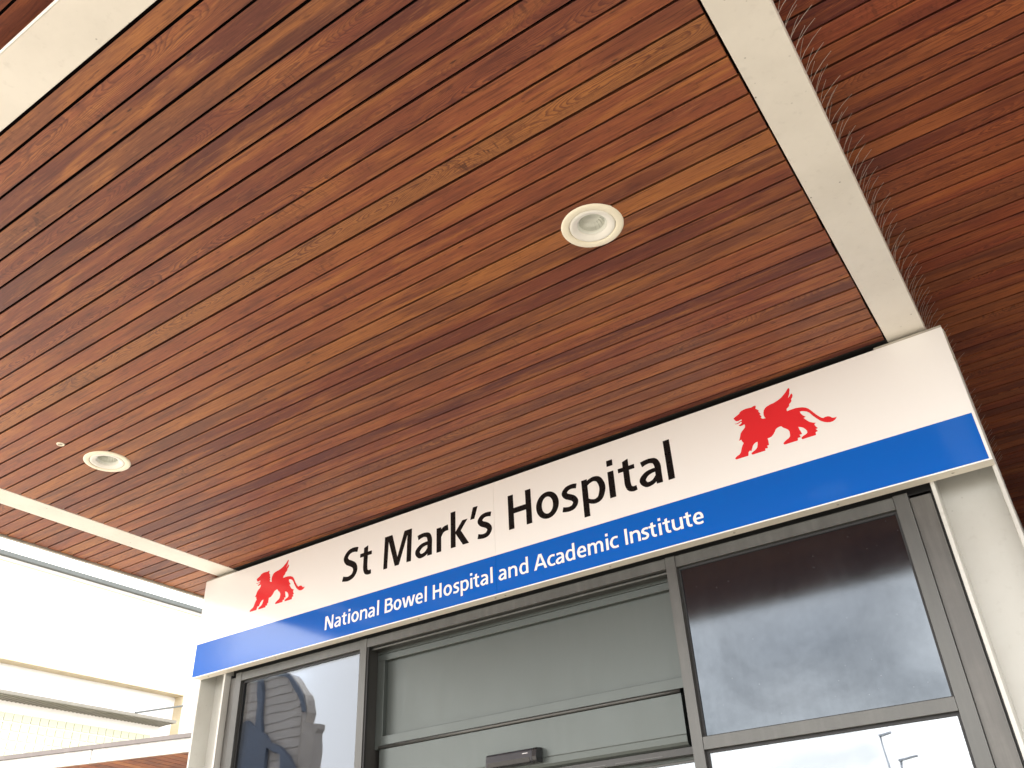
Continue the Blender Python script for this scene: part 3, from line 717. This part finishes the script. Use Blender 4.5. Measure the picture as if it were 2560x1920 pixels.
# ------------------------------------------------------------------ covered walkway lower left
A0 = Vector((-1.238, 0.963, 0)); dv = Vector((-0.960, -0.280, 0)).normalized(); nv = Vector((-dv.y, dv.x, 0)) * -1
if nv.y < 0: nv = -nv
cw = empty('covered_walkway', (-3, 1.8, 0), 'low covered walkway with galvanised fascia and timber soffit at lower left', 'walkway canopy')
ang = math.atan2(dv.y, dv.x)
def cpart(name, mat, s0, s1, n0, n1, z0, z1, bev=0):
    pts = [A0 + dv * a + nv * b for a, b in ((s0, n0), (s1, n0), (s1, n1), (s0, n1))]
    return MB().prism([(p.x, p.y) for p in pts], 'z', z0, z1).build(name, mat, cw, bevel=bev)
ZW = 3.0
for a, b in ((-1.6, 0.902), (0.91, 3.4), (3.408, 6.0)):
    f = cpart('fascia_panel', 'galv', a, b, 0.0, 0.03, ZW - 0.105, ZW, 0.002)
cpart('fascia_edge', 'galvdark', -1.6, 6.0, -0.012, 0.08, ZW + 0.0005, ZW + 0.034)
cpart('roof_deck', 'concrete', -1.6, 6.0, 0.031, 2.6, ZW - 0.02, ZW + 0.02)
s = -1.6
wk = None
while s < 5.9:
    pts = [A0 + dv * a + nv * b for a, b in ((s, 0.032), (s + 0.092, 0.032), (s + 0.092, 2.6), (s, 2.6))]
    c_ = sum(pts, Vector()) / 4
    if wk is None: wk = MB().prism([(p.x - c_.x, p.y - c_.y) for p in pts], 'z', 0, 0.02).mesh('plank', 'wood')
    o = bpy.data.objects.new('plank', wk); COL.objects.link(o); place(o, (c_.x, c_.y, ZW - 0.098), cw); s += 0.1
for s in (-1.2, 5.6):
    q = A0 + dv * s + nv * 1.6
    bx(q.x - 0.06, q.x + 0.06, q.y - 0.06, q.y + 0.06, 0, ZW - 0.11).build('post', 'galv', cw)
    q2 = A0 + dv * s
cpart('rear_wall', 'tan', -0.6, 6, 2.45, 2.6, 0, ZW - 0.101)

# ------------------------------------------------------------------ across the road, mirrored in the panes
cb = empty('clad_building', (-20, -18, 0), 'tan clad building with a rounded gable mirrored in the left smoked panel', 'building')
prof = [(-30, 0), (-15.72, 0), (-15.72, 7.15), (-15.62, 7.25), (-15.62, 7.40), (-16.15, 7.50), (-16.06, 7.80), (-16.16, 8.2), (-16.24, 8.38), (-16.48, 8.64), (-16.72, 8.90), (-16.94, 9.13), (-17.2, 9.24), (-17.6, 9.3), (-30, 9.6)]
MB().prism([(a, b) for a, b in prof], 'y', -16.08, -16.4).build('wall', 'tan', cb)
mb = MB().prism([(-16.05, 7.8), (-16.16, 8.21), (-16.24, 8.39), (-16.48, 8.65), (-16.72, 8.91), (-16.94, 9.14), (-17.2, 9.25), (-17.6, 9.31), (-17.6, 9.20), (-17.22, 9.12), (-17.02, 9.02), (-16.84, 8.78), (-16.62, 8.5), (-16.38, 8.24), (-16.30, 8.1), (-16.2, 7.8)], 'y', -15.98, -16.019)
mb.build('roof_edge', 'slate', cb)
for k in range(13):
    z = 6.0 + k * 0.285
    xr = -16.3 if z < 7.9 else -16.3 - (z - 7.9) * 0.85
    bx(-24, xr, -16.079, -16.045, z, z + 0.250).build('cladding_board', 'tan', cb)
MB().prism([(-18.33, 9.3), (-18.19, 9.3), (-17.93, 7.6), (-17.9, 0), (-18.33, 0), (-18.27, 7.6)], 'y', -15.9, -16.015).build('tapered_mast', 'slate', cb)
arch = [(-19.3, 7.9), (-18.89, 7.83), (-18.6, 7.9), (-18.36, 7.70), (-17.91, 7.46), (-17.69, 7.34), (-17.43, 7.07), (-17.19, 6.99), (-16.89, 6.84), (-16.58, 6.58), (-16.26, 6.23), (-16.1, 5.8), (-16.1, 5.0), (-16.5, 5.0), (-16.86, 6.27), (-16.89, 6.67), (-17.31, 6.84), (-17.58, 6.96), (-17.5, 5.0), (-19.3, 5.0)]
MB().prism(arch, 'y', -15.86, -15.99).build('entrance_hood', 'slate', cb)
for q in ((-19.25, -18.9), (-17.5, -17.2)): bx(q[0], q[1], -15.98, -15.87, 0, 4.999).build('hood_pier', 'slate', cb)
bx(-32, -21.2, -16.85, -16.5, 0, 15).build('glare_blocker', 'tan', cb)  # unseen block added to dim the reflection on the sign's left end
def street_lamp(x, y, h, label):
    e = empty('street_lamp', (x, y, 0), label, 'street lamp', 'street lamps across the road')
    MB().tube([(x, y, 0), (x, y, 1.0), (x, y, h)], [0.07, 0.06, 0.035], 10).build('post', 'lampgrey', e, smooth=True)
    bx(x - 0.05, x + 0.30, y - 0.09, y + 0.09, h - 0.02, h + 0.07).build('lantern', 'lampgrey', e, bevel=0.02)
street_lamp(-0.09, -20, 5.3, 'taller street lamp mirrored in the lower right glass pane')
street_lamp(0.25, -20.4, 4.64, 'shorter street lamp mirrored in the lower right glass pane')
